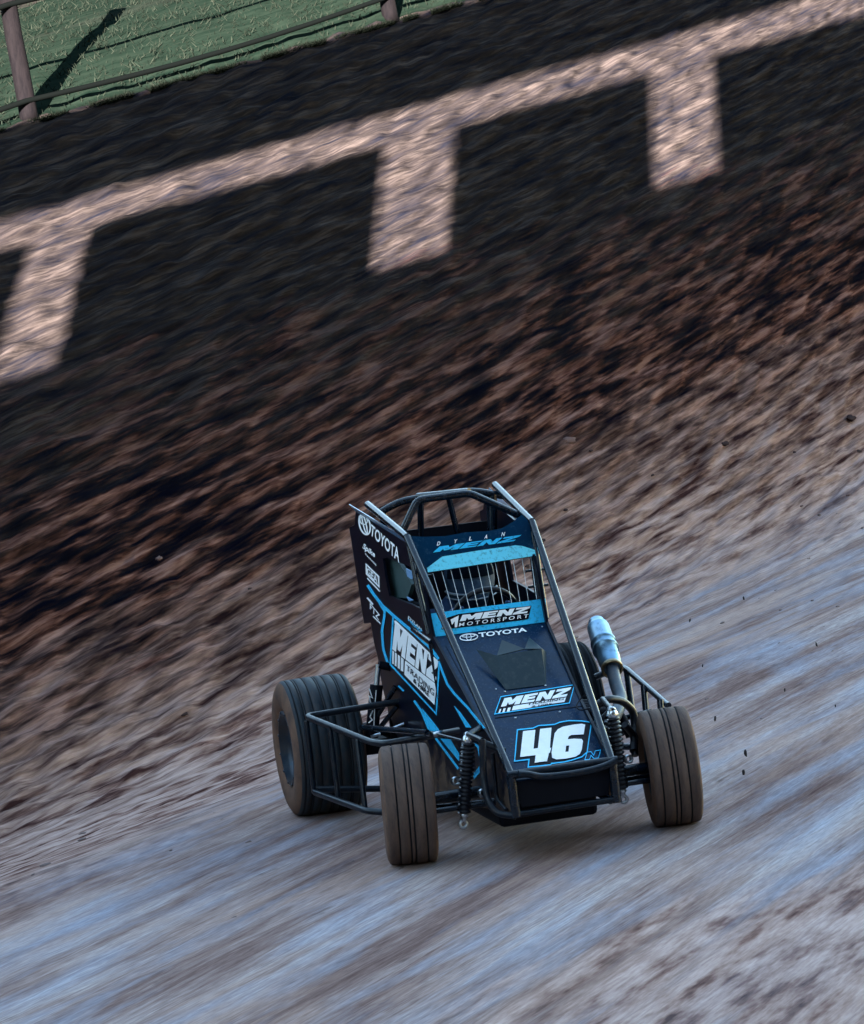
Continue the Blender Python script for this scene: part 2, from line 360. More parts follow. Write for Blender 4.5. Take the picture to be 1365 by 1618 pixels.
def uv_of(p):
    best = None
    for i in range(0, 400):
        k = i/100; a, b = rowpt(k, 0), rowpt(k, 1); t = (p-a).dot(b-a)/(b-a).length_squared; d = (a+(b-a)*t-p).length
        if best is None or d < best[0]: best = (d, k, t)
    L = (rows[3][1]-rows[3][0]).length; q = 300; KM = len(rows)-1; acc = 0; prev = rowpt(0, .2); x = best[1]/KM*q
    for i in range(1, int(x)+1):
        c = rowpt(KM*i/q, .2); acc += (c-prev).length; prev = c
    return best[2]*L, acc
LOOSE_UV = uv_of(PZ(1290, 1500, 0))
EARTH = ground_mat()
def grass_mat():
    m = bpy.data.materials.new('pasture'); m.use_nodes = True; t = m.node_tree; N = t.nodes; Lk = t.links; b = N['Principled BSDF']; b.inputs['Roughness'].default_value = .9; b.inputs['Specular IOR Level'].default_value = 0
    uv = N.new('ShaderNodeUVMap'); uv.uv_map = 'metric'; mp = N.new('ShaderNodeMapping'); mp.inputs['Scale'].default_value = (1.4,10,1); mp.inputs['Rotation'].default_value = (0,0,.12); Lk.new(uv.outputs[0], mp.inputs[0])
    n = N.new('ShaderNodeTexNoise'); n.inputs['Scale'].default_value = 1; n.inputs['Detail'].default_value = 6; n.inputs['Roughness'].default_value = .7; Lk.new(mp.outputs[0], n.inputs[0])
    r = N.new('ShaderNodeValToRGB'); e = r.color_ramp.elements; e[0].position = .36; e[0].color = (.0022,.0050,.0037,1); e[1].position = .66; e[1].color = (.0062,.0102,.0076,1); Lk.new(n.outputs[0], r.inputs[0])
    mp2 = N.new('ShaderNodeMapping'); mp2.inputs['Scale'].default_value = (.15,1.3,1); Lk.new(uv.outputs[0], mp2.inputs[0])
    n2 = N.new('ShaderNodeTexNoise'); n2.inputs['Scale'].default_value = 1; n2.inputs['Detail'].default_value = 4; Lk.new(mp2.outputs[0], n2.inputs[0])
    m2 = N.new('ShaderNodeMapRange'); m2.inputs[1].default_value = .55; m2.inputs[2].default_value = .66; Lk.new(n2.outputs[0], m2.inputs[0])
    zu = N.new('ShaderNodeUVMap'); zu.uv_map = 'zone'; zs = N.new('ShaderNodeSeparateXYZ'); Lk.new(zu.outputs[0], zs.inputs[0])
    zr = N.new('ShaderNodeMapRange'); zr.inputs[1].default_value = 6.4; zr.inputs[2].default_value = 6.6; Lk.new(zs.outputs[1], zr.inputs[0])
    mm = N.new('ShaderNodeMath'); mm.operation = 'MULTIPLY'; Lk.new(zr.outputs[0], mm.inputs[0]); Lk.new(m2.outputs[0], mm.inputs[1])
    x = N.new('ShaderNodeMix'); x.data_type = 'RGBA'; Lk.new(mm.outputs[0], x.inputs[0]); Lk.new(r.outputs[0], x.inputs[6]); x.inputs[7].default_value = (.016,.014,.013,1)
    Lk.new(x.outputs[2], b.inputs['Base Color']); return m
GRASSM = grass_mat()
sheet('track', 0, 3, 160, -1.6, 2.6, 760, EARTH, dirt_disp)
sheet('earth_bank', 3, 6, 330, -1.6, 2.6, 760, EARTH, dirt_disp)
def gdisp(u, v, k):
    f = max(0, min(1, (k-6)/.3)); a = dirt_disp(u, v, k) if f < 1 else 0
    return a*(1-f)+f*(.03*noise.noise(Vector((u*1.5, v*4, 5)))+.02*noise.noise(Vector((u*4, v*9, 6))))
sheet('paddock', 6, 9, 90, -1.6, 2.6, 760, GRASSM, gdisp)
# short grass as real blades over the visible part of the paddock
def grass():
    rnd = random.Random(3); vs = []; fs = []; mi = []
    for q in range(36000):
        k = 5.93+abs(rnd.gauss(0,.012)) if q < 14000 else 5.97+1.1*rnd.random()
        t = -.12+.95*rnd.random()
        if k < 6.0 and noise.noise(Vector((t*40,0,9))) < -.15: continue
        p = rowpt(k, t)
        h = .02+.035*rnd.random(); a = rnd.random()*6.28; d = Vector((math.cos(a), math.sin(a), 0))*.005
        ln = Vector((rnd.gauss(0,.035), rnd.gauss(0,.035), h))
        o = len(vs); vs += [p-d, p+d, p+ln*.6+d*.6, p+ln]; fs.append([o,o+1,o+2,o+3])
        mi.append(rnd.randrange(3))
    me = bpy.data.meshes.new('grass'); me.from_pydata([tuple(v) for v in vs], [], fs)
    for i, c in enumerate(((.0034,.0048,.0037),(.0046,.0064,.0049),(.0060,.0077,.0060))): me.materials.append(mat('grass_blade_tone_'+'abc'[i], c, .9, spec=0))
    me.polygons.foreach_set('material_index', mi); o = bpy.data.objects.new('grass', me); COL.objects.link(o)
    tag(o, 'short green pasture grass along the crest of the earth bank', 'grass', kind='stuff')
grass()
# loose clods lying on the bank and the track edge
def clods():
    rnd = random.Random(11); mb = MB()
    D = (rows[3][1]-rows[3][0]).normalized()
    for q in range(260):
        k = 2.35+rnd.random()**.8*3.2 if q < 200 else 1.0+1.5*rnd.random()
        t = -.1+1.2*rnd.random(); p = rowpt(k, t)
        if k > 3.5: continue
        s = (.010+.022*rnd.random()**4)*(1 if k > 2.4 else .5)
        
        n = Vector((.57,.5,.64)) if k > 3 else Vector((0,0,1))
        bt = D.cross(n).normalized(); st = 2.6
        vs = []
        for (x,y,z) in ICO: 
            r_ = 1+.35*rnd.uniform(-1,1); vs.append(p+(D*x*st+bt*y+n*z*.5)*s*r_)
        mb.add(vs, ICF, True, 0 if k < 2.9 else (1 if rnd.random() < .75 else 2))
    o = mb.build('loose_clods', [mat('packed_clod', (.16,.12,.115), .9, var=.3, spec=0), mat('damp_clod', (.035,.024,.024), .9, var=.4, spec=0), mat('pinkish_clod', (.11,.07,.065), .9, var=.3, spec=0)])
    tag(o, 'loose lumps of brown earth strewn over the bank and the track edge', 'dirt clods', kind='stuff')
bm = bmesh.new(); bmesh.ops.create_icosphere(bm, subdivisions=2, radius=1); bm.verts.ensure_lookup_table()
ICO = [tuple(v.co) for v in bm.verts]; ICF = [[v.index for v in f.verts] for f in bm.faces]; bm.free()
clods()
# clods thrown up by the car
FLY = [(1175,1221,8),(968,1205,0),(1030,1285,0),(1280,1250,9),(1195,1240,5),(1235,1228,5),(1290,1018,6),(1175,945,5),(1130,1135,7),(1178,1190,9),(1090,980,5),(1240,1090,5),(1110,1052,4),(1320,1115,4)]
rnd = random.Random(5); first = None
for (x, y, s) in FLY:
    if s == 0: continue
    P = PX(x, y, -1.0); mb = MB(); L = s/1000*2.2
    up = (UP*1.0+RT*rnd.uniform(-.6,.2)).normalized(); sd = up.orthogonal().normalized(); s2 = up.cross(sd)
    mb.add([P+(up*c*1.7+sd*a*.7+s2*b_*.7)*L*.5*(1+.3*rnd.uniform(-1,1)) for a,b_,c in ICO], ICF, True)
    o = mb.build('flying_clod', mat('flying_dirt', (.03,.022,.022), .9)); 
    me = o.data; cpt = P
    for v in me.vertices: v.co -= cpt
    o.location = cpt
    tag(o, 'small dark clod of dirt flying in the air over the track behind the car', 'dirt clod', 'clods of dirt flying behind the car')
# ------------------------------------------------------------------ paddock fence
def fence():
    b0 = px_on(50, KCR)
    root = empty('paddock_fence', b0, 'rustic fence of timber posts and dark cables on top of the bank', 'fence')
    tops = []
    along = (rows[6][1]-rows[6][0]).normalized()
    posts = [(50,205,12,-5), (620,48,601,-60)]
    feet = []
    for (bx,by,tx,ty) in posts:
        a = px_on(bx, KCR); Z = (a-CAM).dot(FW); a = AT(bx,by,Z)
        d = (AT(tx,ty,Z)-a); d = d.normalized(); feet.append((a, d))
    d0 = feet[1][0]-feet[0][0]
    feet = [(feet[0][0]-d0, feet[0][1])]+feet+[(feet[1][0]+d0, feet[1][1]), (feet[1][0]+d0*2, feet[1][1])]
    for a, d in feet:
        mb = MB(); pts = []
        for i in range(9):
            f = i/8; pts.append(a-d*.25+d*1.85*f+Vector((noise.noise(Vector((a.x,f*3,0)))*.02, noise.noise(Vector((a.y,f*3,4)))*.02, 0)))
        mb.tube(pts, .068, 12, r2=.056); mb.build('post', WOOD, root)
    for (ya, yb) in ((176,2),(25,-150)):
        pts = []
        A = feet[1]; B = feet[2]
        def height(P, D, X, Yt):
            # distance up the post whose photo height is Yt
            h = 0
            for _ in range(200):
                q = P+D*h-CAM; yy = PH/2-F*q.dot(UP)/q.dot(FW)
                if yy <= Yt: break
                h += .01
            return P+D*h
        pa = height(A[0], A[1], 0, ya-12); pb = height(B[0], B[1], 0, yb-3)
        dd = pb-pa; off = -FW*.09
        seq = []
        for i in range(-8, 25):
            f = i/8; sag = -.05*math.sin(math.pi*((f) % 1)); seq.append(pa+dd*f+Vector((0,0,sag))+off)
        MB().tube(seq, .02, 8).build('cable', WIRE, root)
fence()
# ------------------------------------------------------------------ unseen hoarding behind the camera, shaped to throw the bank's shadow pattern
def hoarding():
    dist = 15.5
    nh = Vector((S.x, S.y, 0)).normalized(); ey = Vector((-nh.y, nh.x, 0))
    def cast(p):
        t = (dist-nh.dot(p))/nh.dot(S); q = p+S*t; return (q.dot(ey), q.z)
    def img(x, y, k0):     # photo point near row k0 -> surface point
        best = None
        lo, hi = k0-1.2, k0+1.2
        for it in range(40):
            k = (lo+hi)/2
            # find point on row k at column x
            l2, h2 = -1.5, 3
            for _ in range(30):
                t = (l2+h2)/2; d = rowpt(k, t)-CAM
                if PW/2+F*d.dot(RT)/d.dot(FW) < x: l2 = t
                else: h2 = t
            yy = PH/2-F*d.dot(UP)/d.dot(FW)
            if yy > y: lo = k
            else: hi = k
        return cast(rowpt(k, t))
    root = empty('unseen_hoarding', nh*dist+Vector((0,0,0)), 'unseen boarded hoarding behind the camera, built up to shade the track and block sky light', 'hoarding')
    def board(pts, name, off=0):
        th = .03
        mb = MB(); P = [nh*(dist+off)+ey*a+Vector((0,0,z)) for a, z in pts]; mb.slab(P, th=th, nrm=nh); mb.build(name, mat('hoarding_dark_ply', (.03,.027,.025), .9, var=.2, spec=.1), root)
    # top board: from the crest line down to the upper edge of the strip
    c1, c2 = img(0,205,6), img(700,12,6)
    s1, s2 = img(0,350,5), img(1365,-25,5)
    def line(a, b, y): return a[1]+(b[1]-a[1])*(y-a[0])/(b[0]-a[0])
    Y0, Y1 = -9.0, 6.5
    board([(Y0,line(s1,s2,Y0)),(Y1,line(s1,s2,Y1)),(Y1,line(c1,c2,Y1)),(Y0,line(c1,c2,Y0))], 'top_board')
    p1, p2 = img(0,395,5), img(1365,22,5)
    b1, b2 = img(0,603,4), img(1120,272,4)
    gaps = [((35,392),(0,600),(122,376),(96,575)), ((612,214),(590,408),(728,186),(694,388)), ((1042,102),(1020,292),(1138,78),(1120,275))]
    xs = []
    for a, b, c, d in gaps:
        A, B, C_, D_ = img(*a,5), img(*b,4), img(*c,5), img(*d,4); xs.append(((A[0]+B[0])/2, (C_[0]+D_[0])/2))
    0 and print('GAPS', xs, 'strip', s1, s2, p1, p2, 'bottom', b1, b2, 'crest', c1, c2)
    0 and print('CORN', [cast(PZ(x,y,0)) for x,y in ((0,1618),(1365,1618),(1365,740),(0,1290))], img(1365,300,4), img(1365,-25,5), img(0,600,4))
    edges = [Y0]+[v for g in xs for v in g]
    w_ = xs[1][0]-xs[0][1]; last = xs[-1][1]; g_ = xs[0][1]-xs[0][0]
    edges += [last+w_*1.1, last+w_*1.1+g_, Y1]
    for i in range(0, len(edges), 2):
        a, b = edges[i], edges[i+1]
        board([(a,line(b1,b2,a)),(b,line(b1,b2,b)),(b,line(p1,p2,b)),(a,line(p1,p2,a))], 'panel')
    board([(Y0,-.1),(Y1,-.1),(Y1,line(b1,b2,Y1)),(Y0,line(b1,b2,Y0))], 'lower_boarding')
    board([(-30,-.1),(Y0+.3,-.1),(Y0+.3,34),(-30,34)], 'sky_block_wing', .06); board([(Y1-.3,-.1),(90,-.1),(90,34),(Y1-.3,34)], 'sky_block_wing', .06)  # wings added on both sides to block low sky light
    g0, g1 = img(0,0,7), img(700,-170,7)
    u0, u1 = line(g0,g1,Y0)+.6, line(g0,g1,Y1)+.6
    board([(Y0,u0),(Y1,u1),(Y1,34),(Y0,34)], 'sky_block_upper')  # added above the sun slot to keep sky light off the bank
    for a in (-20, Y0-.4, Y1+.4, 20):
        MB().box(nh*(dist+.12)+ey*a+Vector((0,0,4)), nh*.08, ey*.06, Vector((0,0,4.1))).build('upright', WOOD, root)
hoarding()

# ------------------------------------------------------------------ race car
CAR = empty('race_car', (-.7, 0, 0), 'black and light blue open wheel midget race car sliding on the dirt track', 'race car')
def dpl(x, y, plane, off=0):
    n = Vector(plane[0]); L = n.length; p = onp(x, y, plane[0], plane[1]); n = n/L
    if n.dot(CAM-p) < 0: n = -n
    return p+n*off
def mirror(p): return Vector((p[0], -p[1], p[2]))
def smooth(pts, it=2, closed=True):
    for _ in range(it):
        q = []; n = len(pts)
        for i in range(n):
            a, b = pts[i], pts[(i+1) % n]
            q += [(a[0]*.75+b[0]*.25, a[1]*.75+b[1]*.25), (a[0]*.25+b[0]*.75, a[1]*.25+b[1]*.75)]
        pts = q
    return pts
def shape(pts, plane, name, m, parent, off=.003, holes=(), th=.0012, label=None):
    mb = MB(); mb.slab([dpl(x,y,plane,off) for x,y in pts], [[dpl(x,y,plane,off) for x,y in h] for h in holes], th=th)
    return mb.build(name, m, parent, label)
def multi(polys, plane, name, m, parent, off=.003, th=.0012):
    mb = MB()
    for p in polys:
        outer, holes = (p, ()) if not isinstance(p, tuple) else p
        mb.slab([dpl(x,y,plane,off) for x,y in outer], [[dpl(x,y,plane,off) for x,y in h] for h in holes], th=th)
    return mb.build(name, m, parent)
def stroke(pts, wd, closed=False):
    """photo polyline -> list of quads forming a band of width wd"""
    out = []; n = len(pts); off = []
    for i in range(n):
        a = pts[i-1] if (i or closed) else pts[i]; b = pts[(i+1) % n] if (i < n-1 or closed) else pts[i]
        p = pts[i]; d1 = Vector((p[0]-a[0], p[1]-a[1])); d2 = Vector((b[0]-p[0], b[1]-p[1]))
        if d1.length < 1e-6: d1 = d2
        if d2.length < 1e-6: d2 = d1
        d1.normalize(); d2.normalize(); n1 = Vector((-d1.y, d1.x)); n2 = Vector((-d2.y, d2.x)); mm = (n1+n2)
        mm = mm.normalized() if mm.length > .2 else n1
        k = 1/max(.5, mm.dot(n1)); off.append(mm*k*wd/2)
    for i in range(n if closed else n-1):
        j = (i+1) % n; a, b = pts[i], pts[j]; oa, ob = off[i], off[j]
        out.append([(a[0]+oa.x,a[1]+oa.y),(b[0]+ob.x,b[1]+ob.y),(b[0]-ob.x,b[1]-ob.y),(a[0]-oa.x,a[1]-oa.y)])
    return out
FCACHE = {}
def txt_mesh(body, bold=0, shear=0, space=1):
    c = bpy.data.curves.new('t', 'FONT'); c.body = body; c.offset = bold; c.shear = shear; c.space_character = space; c.resolution_u = 3
    o = bpy.data.objects.new('t', c); COL.objects.link(o); bpy.context.view_layer.update()
    me = o.evaluated_get(bpy.context.evaluated_depsgraph_get()).to_mesh(); v = [(q.co.x, q.co.y) for q in me.vertices]; f = [list(p.vertices) for p in me.polygons]
    bpy.data.objects.remove(o); bpy.data.curves.remove(c)
    x0 = min(a for a, b in v); x1 = max(a for a, b in v); y0 = min(b for a, b in v); y1 = max(b for a, b in v)
    return [((a-x0)/(x1-x0), (b-y0)/(y1-y0)) for a, b in v], f
def bil(q, u, v):
    bl, br, tr, tl = q
    return tuple(bl[i]*(1-u)*(1-v)+br[i]*u*(1-v)+tr[i]*u*v+tl[i]*(1-u)*v for i in (0,1))
def text(body, quad, plane, name, m, parent, off=.0045, bold=.0, shear=0, space=1):
    v, f = txt_mesh(body, bold, shear, space)
    mb = MB(); mb.add([dpl(*bil(quad, a, b), plane, off) for a, b in v], f); return mb.build(name, m, parent)
GL = {'M': [[(0,0),(0,1),(.36,1),(.5,.60),(.64,1),(1,1),(1,0),(.71,0),(.71,.46),(.59,.12),(.41,.12),(.29,.46),(.29,0)]],
 'E': [[(0,0),(0,1),(1,1),(1,.76),(.40,.76),(.40,.63),(.92,.63),(.92,.40),(.40,.40),(.40,.24),(1,.24),(1,0)]],
 'N': [[(0,0),(0,1),(.36,1),(.67,.50),(.67,1),(1,1),(1,0),(.66,0),(.33,.52),(.33,0)]],
 'Z': [[(0,0),(0,.27),(.56,.73),(.04,.73),(.04,1),(1,1),(1,.73),(.46,.27),(1,.27),(1,0)]]}
def blockword(word, quad, widths=None, gap=.05, slant=0):
    widths = widths or [1]*len(word); T = sum(widths)+gap*(len(word)-1); x = 0; out = []
    for ch, wd in zip(word, widths):
        for g in GL[ch]:
            out.append([bil(quad, (x+a*wd)/T+slant*(b-.5), b) for a, b in g])
        x += wd+gap
    return out
# --- right side panel (seen), left side panel (mirror, mostly hidden)
SP = z6([(70,285)])[0]
outline = z6([(72,285),(60,420),(10,440),(150,1350),(215,1345),(245,1530)])+[(597,1040),(600,1062),(604,1085),(614,1125),(626,1160),(640,1200),(668,1246),(700,1270),(762,1276),(806,1288),(811,1228),(770,1160),(750,1128),(724,1080),(684,1006),(677,972),(668,925),(646,862)]+z6([(545,575)])
hole = z6([(328,735),(360,725),(560,800),(640,845),(672,900),(690,1000),(738,1235),(590,1165),(388,1088),(350,900)])
o_r = [dpl(x,y,SIDE) for x,y in outline]; h_r = [dpl(x,y,SIDE) for x,y in hole]
nR = Vector((-.05,1,0)).normalized()*-1
right_panel = MB().slab(o_r, [h_r], th=.012, nrm=nR).build('side_panel', SIDEM, CAR, 'right side panel with light blue lines and a white sponsor board')
left_panel = MB().slab([mirror(p) for p in o_r], [[mirror(p) for p in h_r]], th=.012, nrm=mirror(nR)).build('side_panel', SIDEM, CAR)
# flared lip along the top of each side panel
for sg in (1, -1):
    T0, T1 = dpl(*z6([(72,285)])[0], SIDE), dpl(*z6([(545,575)])[0], SIDE)
    A, B, C_, D_ = T0+Vector((0,-.004,0)), T1+Vector((0,-.004,0)), T1+Vector((.03,-.006,.016)), T0+Vector((-.03,-.024,.034))
    P = [A,B,C_,D_]
    if sg < 0: P = [mirror(p) for p in P]
    MB().slab(P, th=.004).build('panel_lip', mat('blue_grey_panel_edge', (.03,.10,.19), .3, coat=.5), right_panel if sg > 0 else left_panel)
# --- side graphics
def sshape(pts, name, m, off=.003): return shape(pts, SIDE, name, m, right_panel, off)
multi(stroke(z6([(188,985),(250,1080),(330,1180),(437,1278),(620,1430),(760,1560),(800,1600)])+z2([(590,300),(655,390)])[1:], 4.2)+
      stroke(z2([(655,405),(680,470),(715,560),(760,620),(850,715),(965,858)]), 3.4)+
      stroke(z6([(300,1150),(352,1235),(345,1300),(325,1420),(335,1560)])+z2([(285,330),(312,415)]), 3.6)+
      stroke(z2([(350,95),(330,425),(640,760),(660,430)]), 2.4)+
      stroke(z2([(385,570),(420,605)]), 2.4)+stroke(z2([(490,670),(540,740),(590,860),(790,1130)]), 3.2), SIDE, 'stripe', CYAN, right_panel)
multi([z2([(545,722),(600,790),(655,860),(668,890),(600,870)]), z2([(668,925),(735,930),(795,1030),(795,1080)]), z2([(760,705),(800,745),(875,850),(840,850)])], SIDE, 'accent_stripe', CYAN, right_panel)
multi(stroke(z2([(880,940),(925,985),(945,1100),(895,1175)]), 3.2)+[z2([(945,1110),(890,1160),(895,1200),(948,1135)])], SIDE, 'lower_stripe', CYAN, right_panel)
SIGN = z2([(362,135),(648,405),(655,470),(640,545),(650,560),(628,698),(340,405),(345,330)])
multi([z2([(356,130),(366,130),(650,400),(636,400),(360,150)])], SIDE, 'sponsor_board', WHITE, right_panel, off=.003)
# MENZ in tall letters, bars and two lines of small type
q = z2([(345,322),(637,550),(655,405),(365,135)])
multi(blockword('MENZ', q, [1.25,.85,1,.95], gap=.07), SIDE, 'sponsor_lettering', WHITE, right_panel, off=.004)
bars = []
for i, (xa, wd) in enumerate(((345,10),(362,12),(382,14),(403,17))):
    sl_ = .78; y0 = 332+(xa-345)*sl_; bars.append(z2([(xa,y0),(xa+wd,y0+wd*sl_),(xa+wd-2,y0+wd*sl_+85),(xa-2,y0+88)]))
bars.append(z2([(430,399),(642,562),(628,698),(425,494)]))
multi(bars, SIDE, 'sponsor_bars', WHITE, right_panel, off=.003)
text('TRADING', z2([(441,460),(628,640),(632,598),(444,424)]), SIDE, 'sponsor_small_lettering', BLACKV, right_panel, off=.006, bold=.0)
text('& HIRE', z2([(488,542),(594,645),(598,612),(490,514)]), SIDE, 'sponsor_small_lettering', BLACKV, right_panel, off=.006, bold=.02)
text('TOYOTA', z6([(215,505),(492,775),(492,640),(228,405)]), SIDE, 'brand_lettering', WHITE, right_panel, bold=.022)
def ell(cx, cy, rx, ry, ang=0, n=28):
    c, s_ = math.cos(math.radians(ang)), math.sin(math.radians(ang)); return [(cx+rx*math.cos(t)*c-ry*math.sin(t)*s_, cy+rx*math.cos(t)*s_+ry*math.sin(t)*c) for t in [2*math.pi*i/n for i in range(n)]]
def emblem(cx, cy, rx, ry, ang, wd, plane, parent, name):
    a = math.radians(ang); up = (math.sin(a), -math.cos(a))
    polys = stroke(ell(cx, cy, rx, ry, ang), wd, True)
    c2 = (cx+up[0]*ry*.42, cy+up[1]*ry*.42)
    polys += stroke(ell(c2[0], c2[1], rx*.72, ry*.42, ang, 22), wd*.8, True)
    c3 = (cx-up[0]*ry*-.02, cy-up[1]*ry*-.02)
    polys += stroke(ell(c3[0], c3[1], rx*.28, ry*.92, ang, 22), wd*.8, True)
    multi(polys, plane, name, WHITE, parent, off=.004)
emblem(*z6([(163,410)])[0], 8.2, 16.5, -14, 2.2, SIDE, right_panel, 'brand_emblem')
multi(stroke(z6([(175,790),(180,880),(297,1000),(292,905),(175,790)])[:4], 2.2, True), SIDE, 'supplier_logo_frame', WHITE, right_panel)
text('GEA', z6([(188,880),(288,975),(284,905),(186,812)]), SIDE, 'supplier_lettering', WHITE, right_panel, bold=.03)
multi(stroke(z6([(185,920),(305,1045)]), 1.6), SIDE, 'supplier_underline', WHITE, right_panel)
text('Spike', z6([(142,650),(265,745),(262,672),(148,580)]), SIDE, 'maker_script', WHITE, right_panel, bold=.03, shear=.3)
text('CHASSIS', z6([(168,695),(275,805),(275,790),(170,680)]), SIDE, 'maker_lettering', WHITE, right_panel, bold=.03)
text('FTZ', z6([(215,1210),(305,1330),(312,1270),(205,1140)]), SIDE, 'shop_lettering', WHITE, right_panel, bold=.02, shear=.2)
multi(stroke(z6([(185,1105),(240,1170)]), 2.2)+stroke(z6([(240,1280),(312,1352)]), 1.4), SIDE, 'shop_strokes', WHITE, right_panel)
text('DYLAN', z6([(575,1305),(705,1420),(705,1395),(580,1275)]), SIDE, 'driver_name', WHITE, right_panel, bold=.02)
text('MENZ', z6([(575,1320),(708,1450),(716,1420),(580,1300)]), SIDE, 'driver_name', CYAN, right_panel, bold=.03)
# --- hood
hw = lambda x: .241-.05*x-.004
hood_pts = [Vector((x, y, .5555-.532*x)) for x, y in ((-.63,-hw(-.63)),(-.2,-hw(-.2)),(.385,-hw(.385)),(.385,hw(.385)),(-.2,hw(-.2)),(-.63,hw(-.63)))]
hood = MB().slab(hood_pts, th=.008, nrm=Vector((.532,0,1))).build('hood', HOODM, CAR)
MB().slab([Vector((.386,y,z)) for y,z in ((-.215,.345),(.215,.345),(.19,.235),(-.19,.235))], th=.01, nrm=(1,0,0)).build('nose_panel', BLACK, CAR)
HN = Vector((.532,0,1)).normalized()
fl = MB(); fl.box((-.74,0,.155),(.85,0,0),(0,.22,0),(0,0,.045)); fl.build('shade_belly_pan', BLACK, CAR, bevel=.02)  # belly pan deepened into a black block that stands for shade underneath
MB().box((-1.62,0,.75),(.01,0,0),(0,.29,0),(0,0,.55)).build('rear_bulkhead', BLACK, CAR)
MB().box((-.58,0,.5),(.006,0,0),(0,.25,0),(0,0,.32)).build('firewall', BLACK, CAR)
# seam lines and fasteners on the hood
multi(stroke(z2([(700,300),(770,430),(960,770)]), .8), HOOD, 'seam', BLACKV, hood, off=.002); multi(stroke(z4([(490,300),(1105,215)]), 1.2), HOOD, 'seam', BLACKV, hood, off=.002)
mb = MB()
for (x, y) in z4([(497,118),(553,133),(810,95),(1130,300),(620,300),(900,262)])+z1([(1200,913),(560,1000)]):
    mb.lathe([(0,.004),(.003,.004),(.004,.0)], dpl(x,y,HOOD,.001), HN, 10)
mb.each('fastener', STEEL, hood)
# 46 racing number
f4 = z4([(668,388),(746,380),(734,500),(762,496),(776,374),(848,366),(838,494),(846,494),(838,524),(832,526),(820,578),(741,588),(748,540),(649,552)])
s6 = z4([(868,402),(888,376),(920,360),(985,347),(1040,341),(1062,347),(1052,408),(975,412),(958,420),(950,440),(990,436),(1040,438),(1048,450),(1040,505),(1028,532),(1000,550),(940,562),(880,567),(852,556),(849,520)])
h6 = z4([(941,480),(961,478),(956,518),(936,520)])
bord = z4([(632,378),(730,368),(765,352),(868,344),(900,330),(960,320),(1040,322),(1102,331),(1088,420),(1074,520),(1040,550),(980,570),(930,582),(848,592),(843,600),(700,615),(706,566),(614,577)])
shape(bord, HOOD, 'number_background', BLACKV, hood, off=.002)
multi(stroke(bord, 1.7, True), HOOD, 'number_outline', CYEDGE, hood, off=.004)
multi([f4, (s6, [h6])], HOOD, 'racing_number', WHITE, hood, off=.005)
multi(stroke(z4([(1060,569),(1074,521),(1098,518),(1116,541),(1126,513),(1160,507),(1146,558),(1118,562),(1099,542),(1090,567)]), 1.1, True), HOOD, 'number_suffix', CYEDGE, hood, off=.005)
# sponsor board on hood
sb = z4([(527,168),(994,92),(962,208),(488,278)])
shape(sb, HOOD, 'sponsor_background', BLACKV, hood, off=.002)
multi(stroke(sb, 1.3, True), HOOD, 'sponsor_outline', CYEDGE, hood, off=.004)
multi(blockword('MENZ', z4([(527,232),(942,166),(974,108),(550,178)]), [1.3,.9,1.05,1.0], gap=.1), HOOD, 'sponsor_lettering', WHITE, hood, off=.004)
bb = [z4([(x,246-(x-520)*.155),(x+w_,246-(x+w_-520)*.155),(x+w_-8,268-(x-520)*.12),(x-8,270-(x-520)*.12)]) for x, w_ in ((520,10),(544,14),(572,18))]
bb.append(z4([(606,226),(940,172),(930,200),(830,214),(700,238),(596,254)]))
multi(bb, HOOD, 'sponsor_bars', WHITE, hood, off=.003)
text('TRADING', z4([(690,226),(925,190),(932,175),(697,212)]), HOOD, 'sponsor_small_lettering', BLACKV, hood, off=.006, bold=.02)
text('& HIRE', z4([(720,240),(850,220),(854,210),(724,228)]), HOOD, 'sponsor_small_lettering', BLACKV, hood, off=.006, bold=.02)
text('TOYOTA', z1([(823,980),(1110,945),(1105,920),(818,952)]), HOOD, 'brand_lettering', WHITE, hood, bold=.03)
emblem(*z1([(761,977)])[0], 14, 5.2, -5, 1.3, HOOD, hood, 'brand_emblem')
# --- hood scoop: open folded sheet box
def P3(x, y, k): return PX(x, y, k)
a, b, c, d = P3(785,1036,-.33), P3(856,1025,-.33), dpl(862,1083,HOOD,.004), dpl(799,1091,HOOD,.004)
e = P3(752,1026,-.42); f_ = dpl(793,1093,HOOD,.004); g = P3(793,1011,-.45); h_ = P3(829,1025,-.335)
sc = MB()
sc.slab([a,b,c,d], th=.006); sc.slab([e,a,d], th=.004); sc.slab([g,h_,a], th=.004)
k1, k2 = P3(836,1007,-.5), dpl(846,1010,HOOD,.004)
sc.slab([k1,b,h_], th=.004); sc.slab([b, k1, P3(866,1032,-.45), c], th=.004)
sc.build('hood_scoop', SCOOP, CAR)
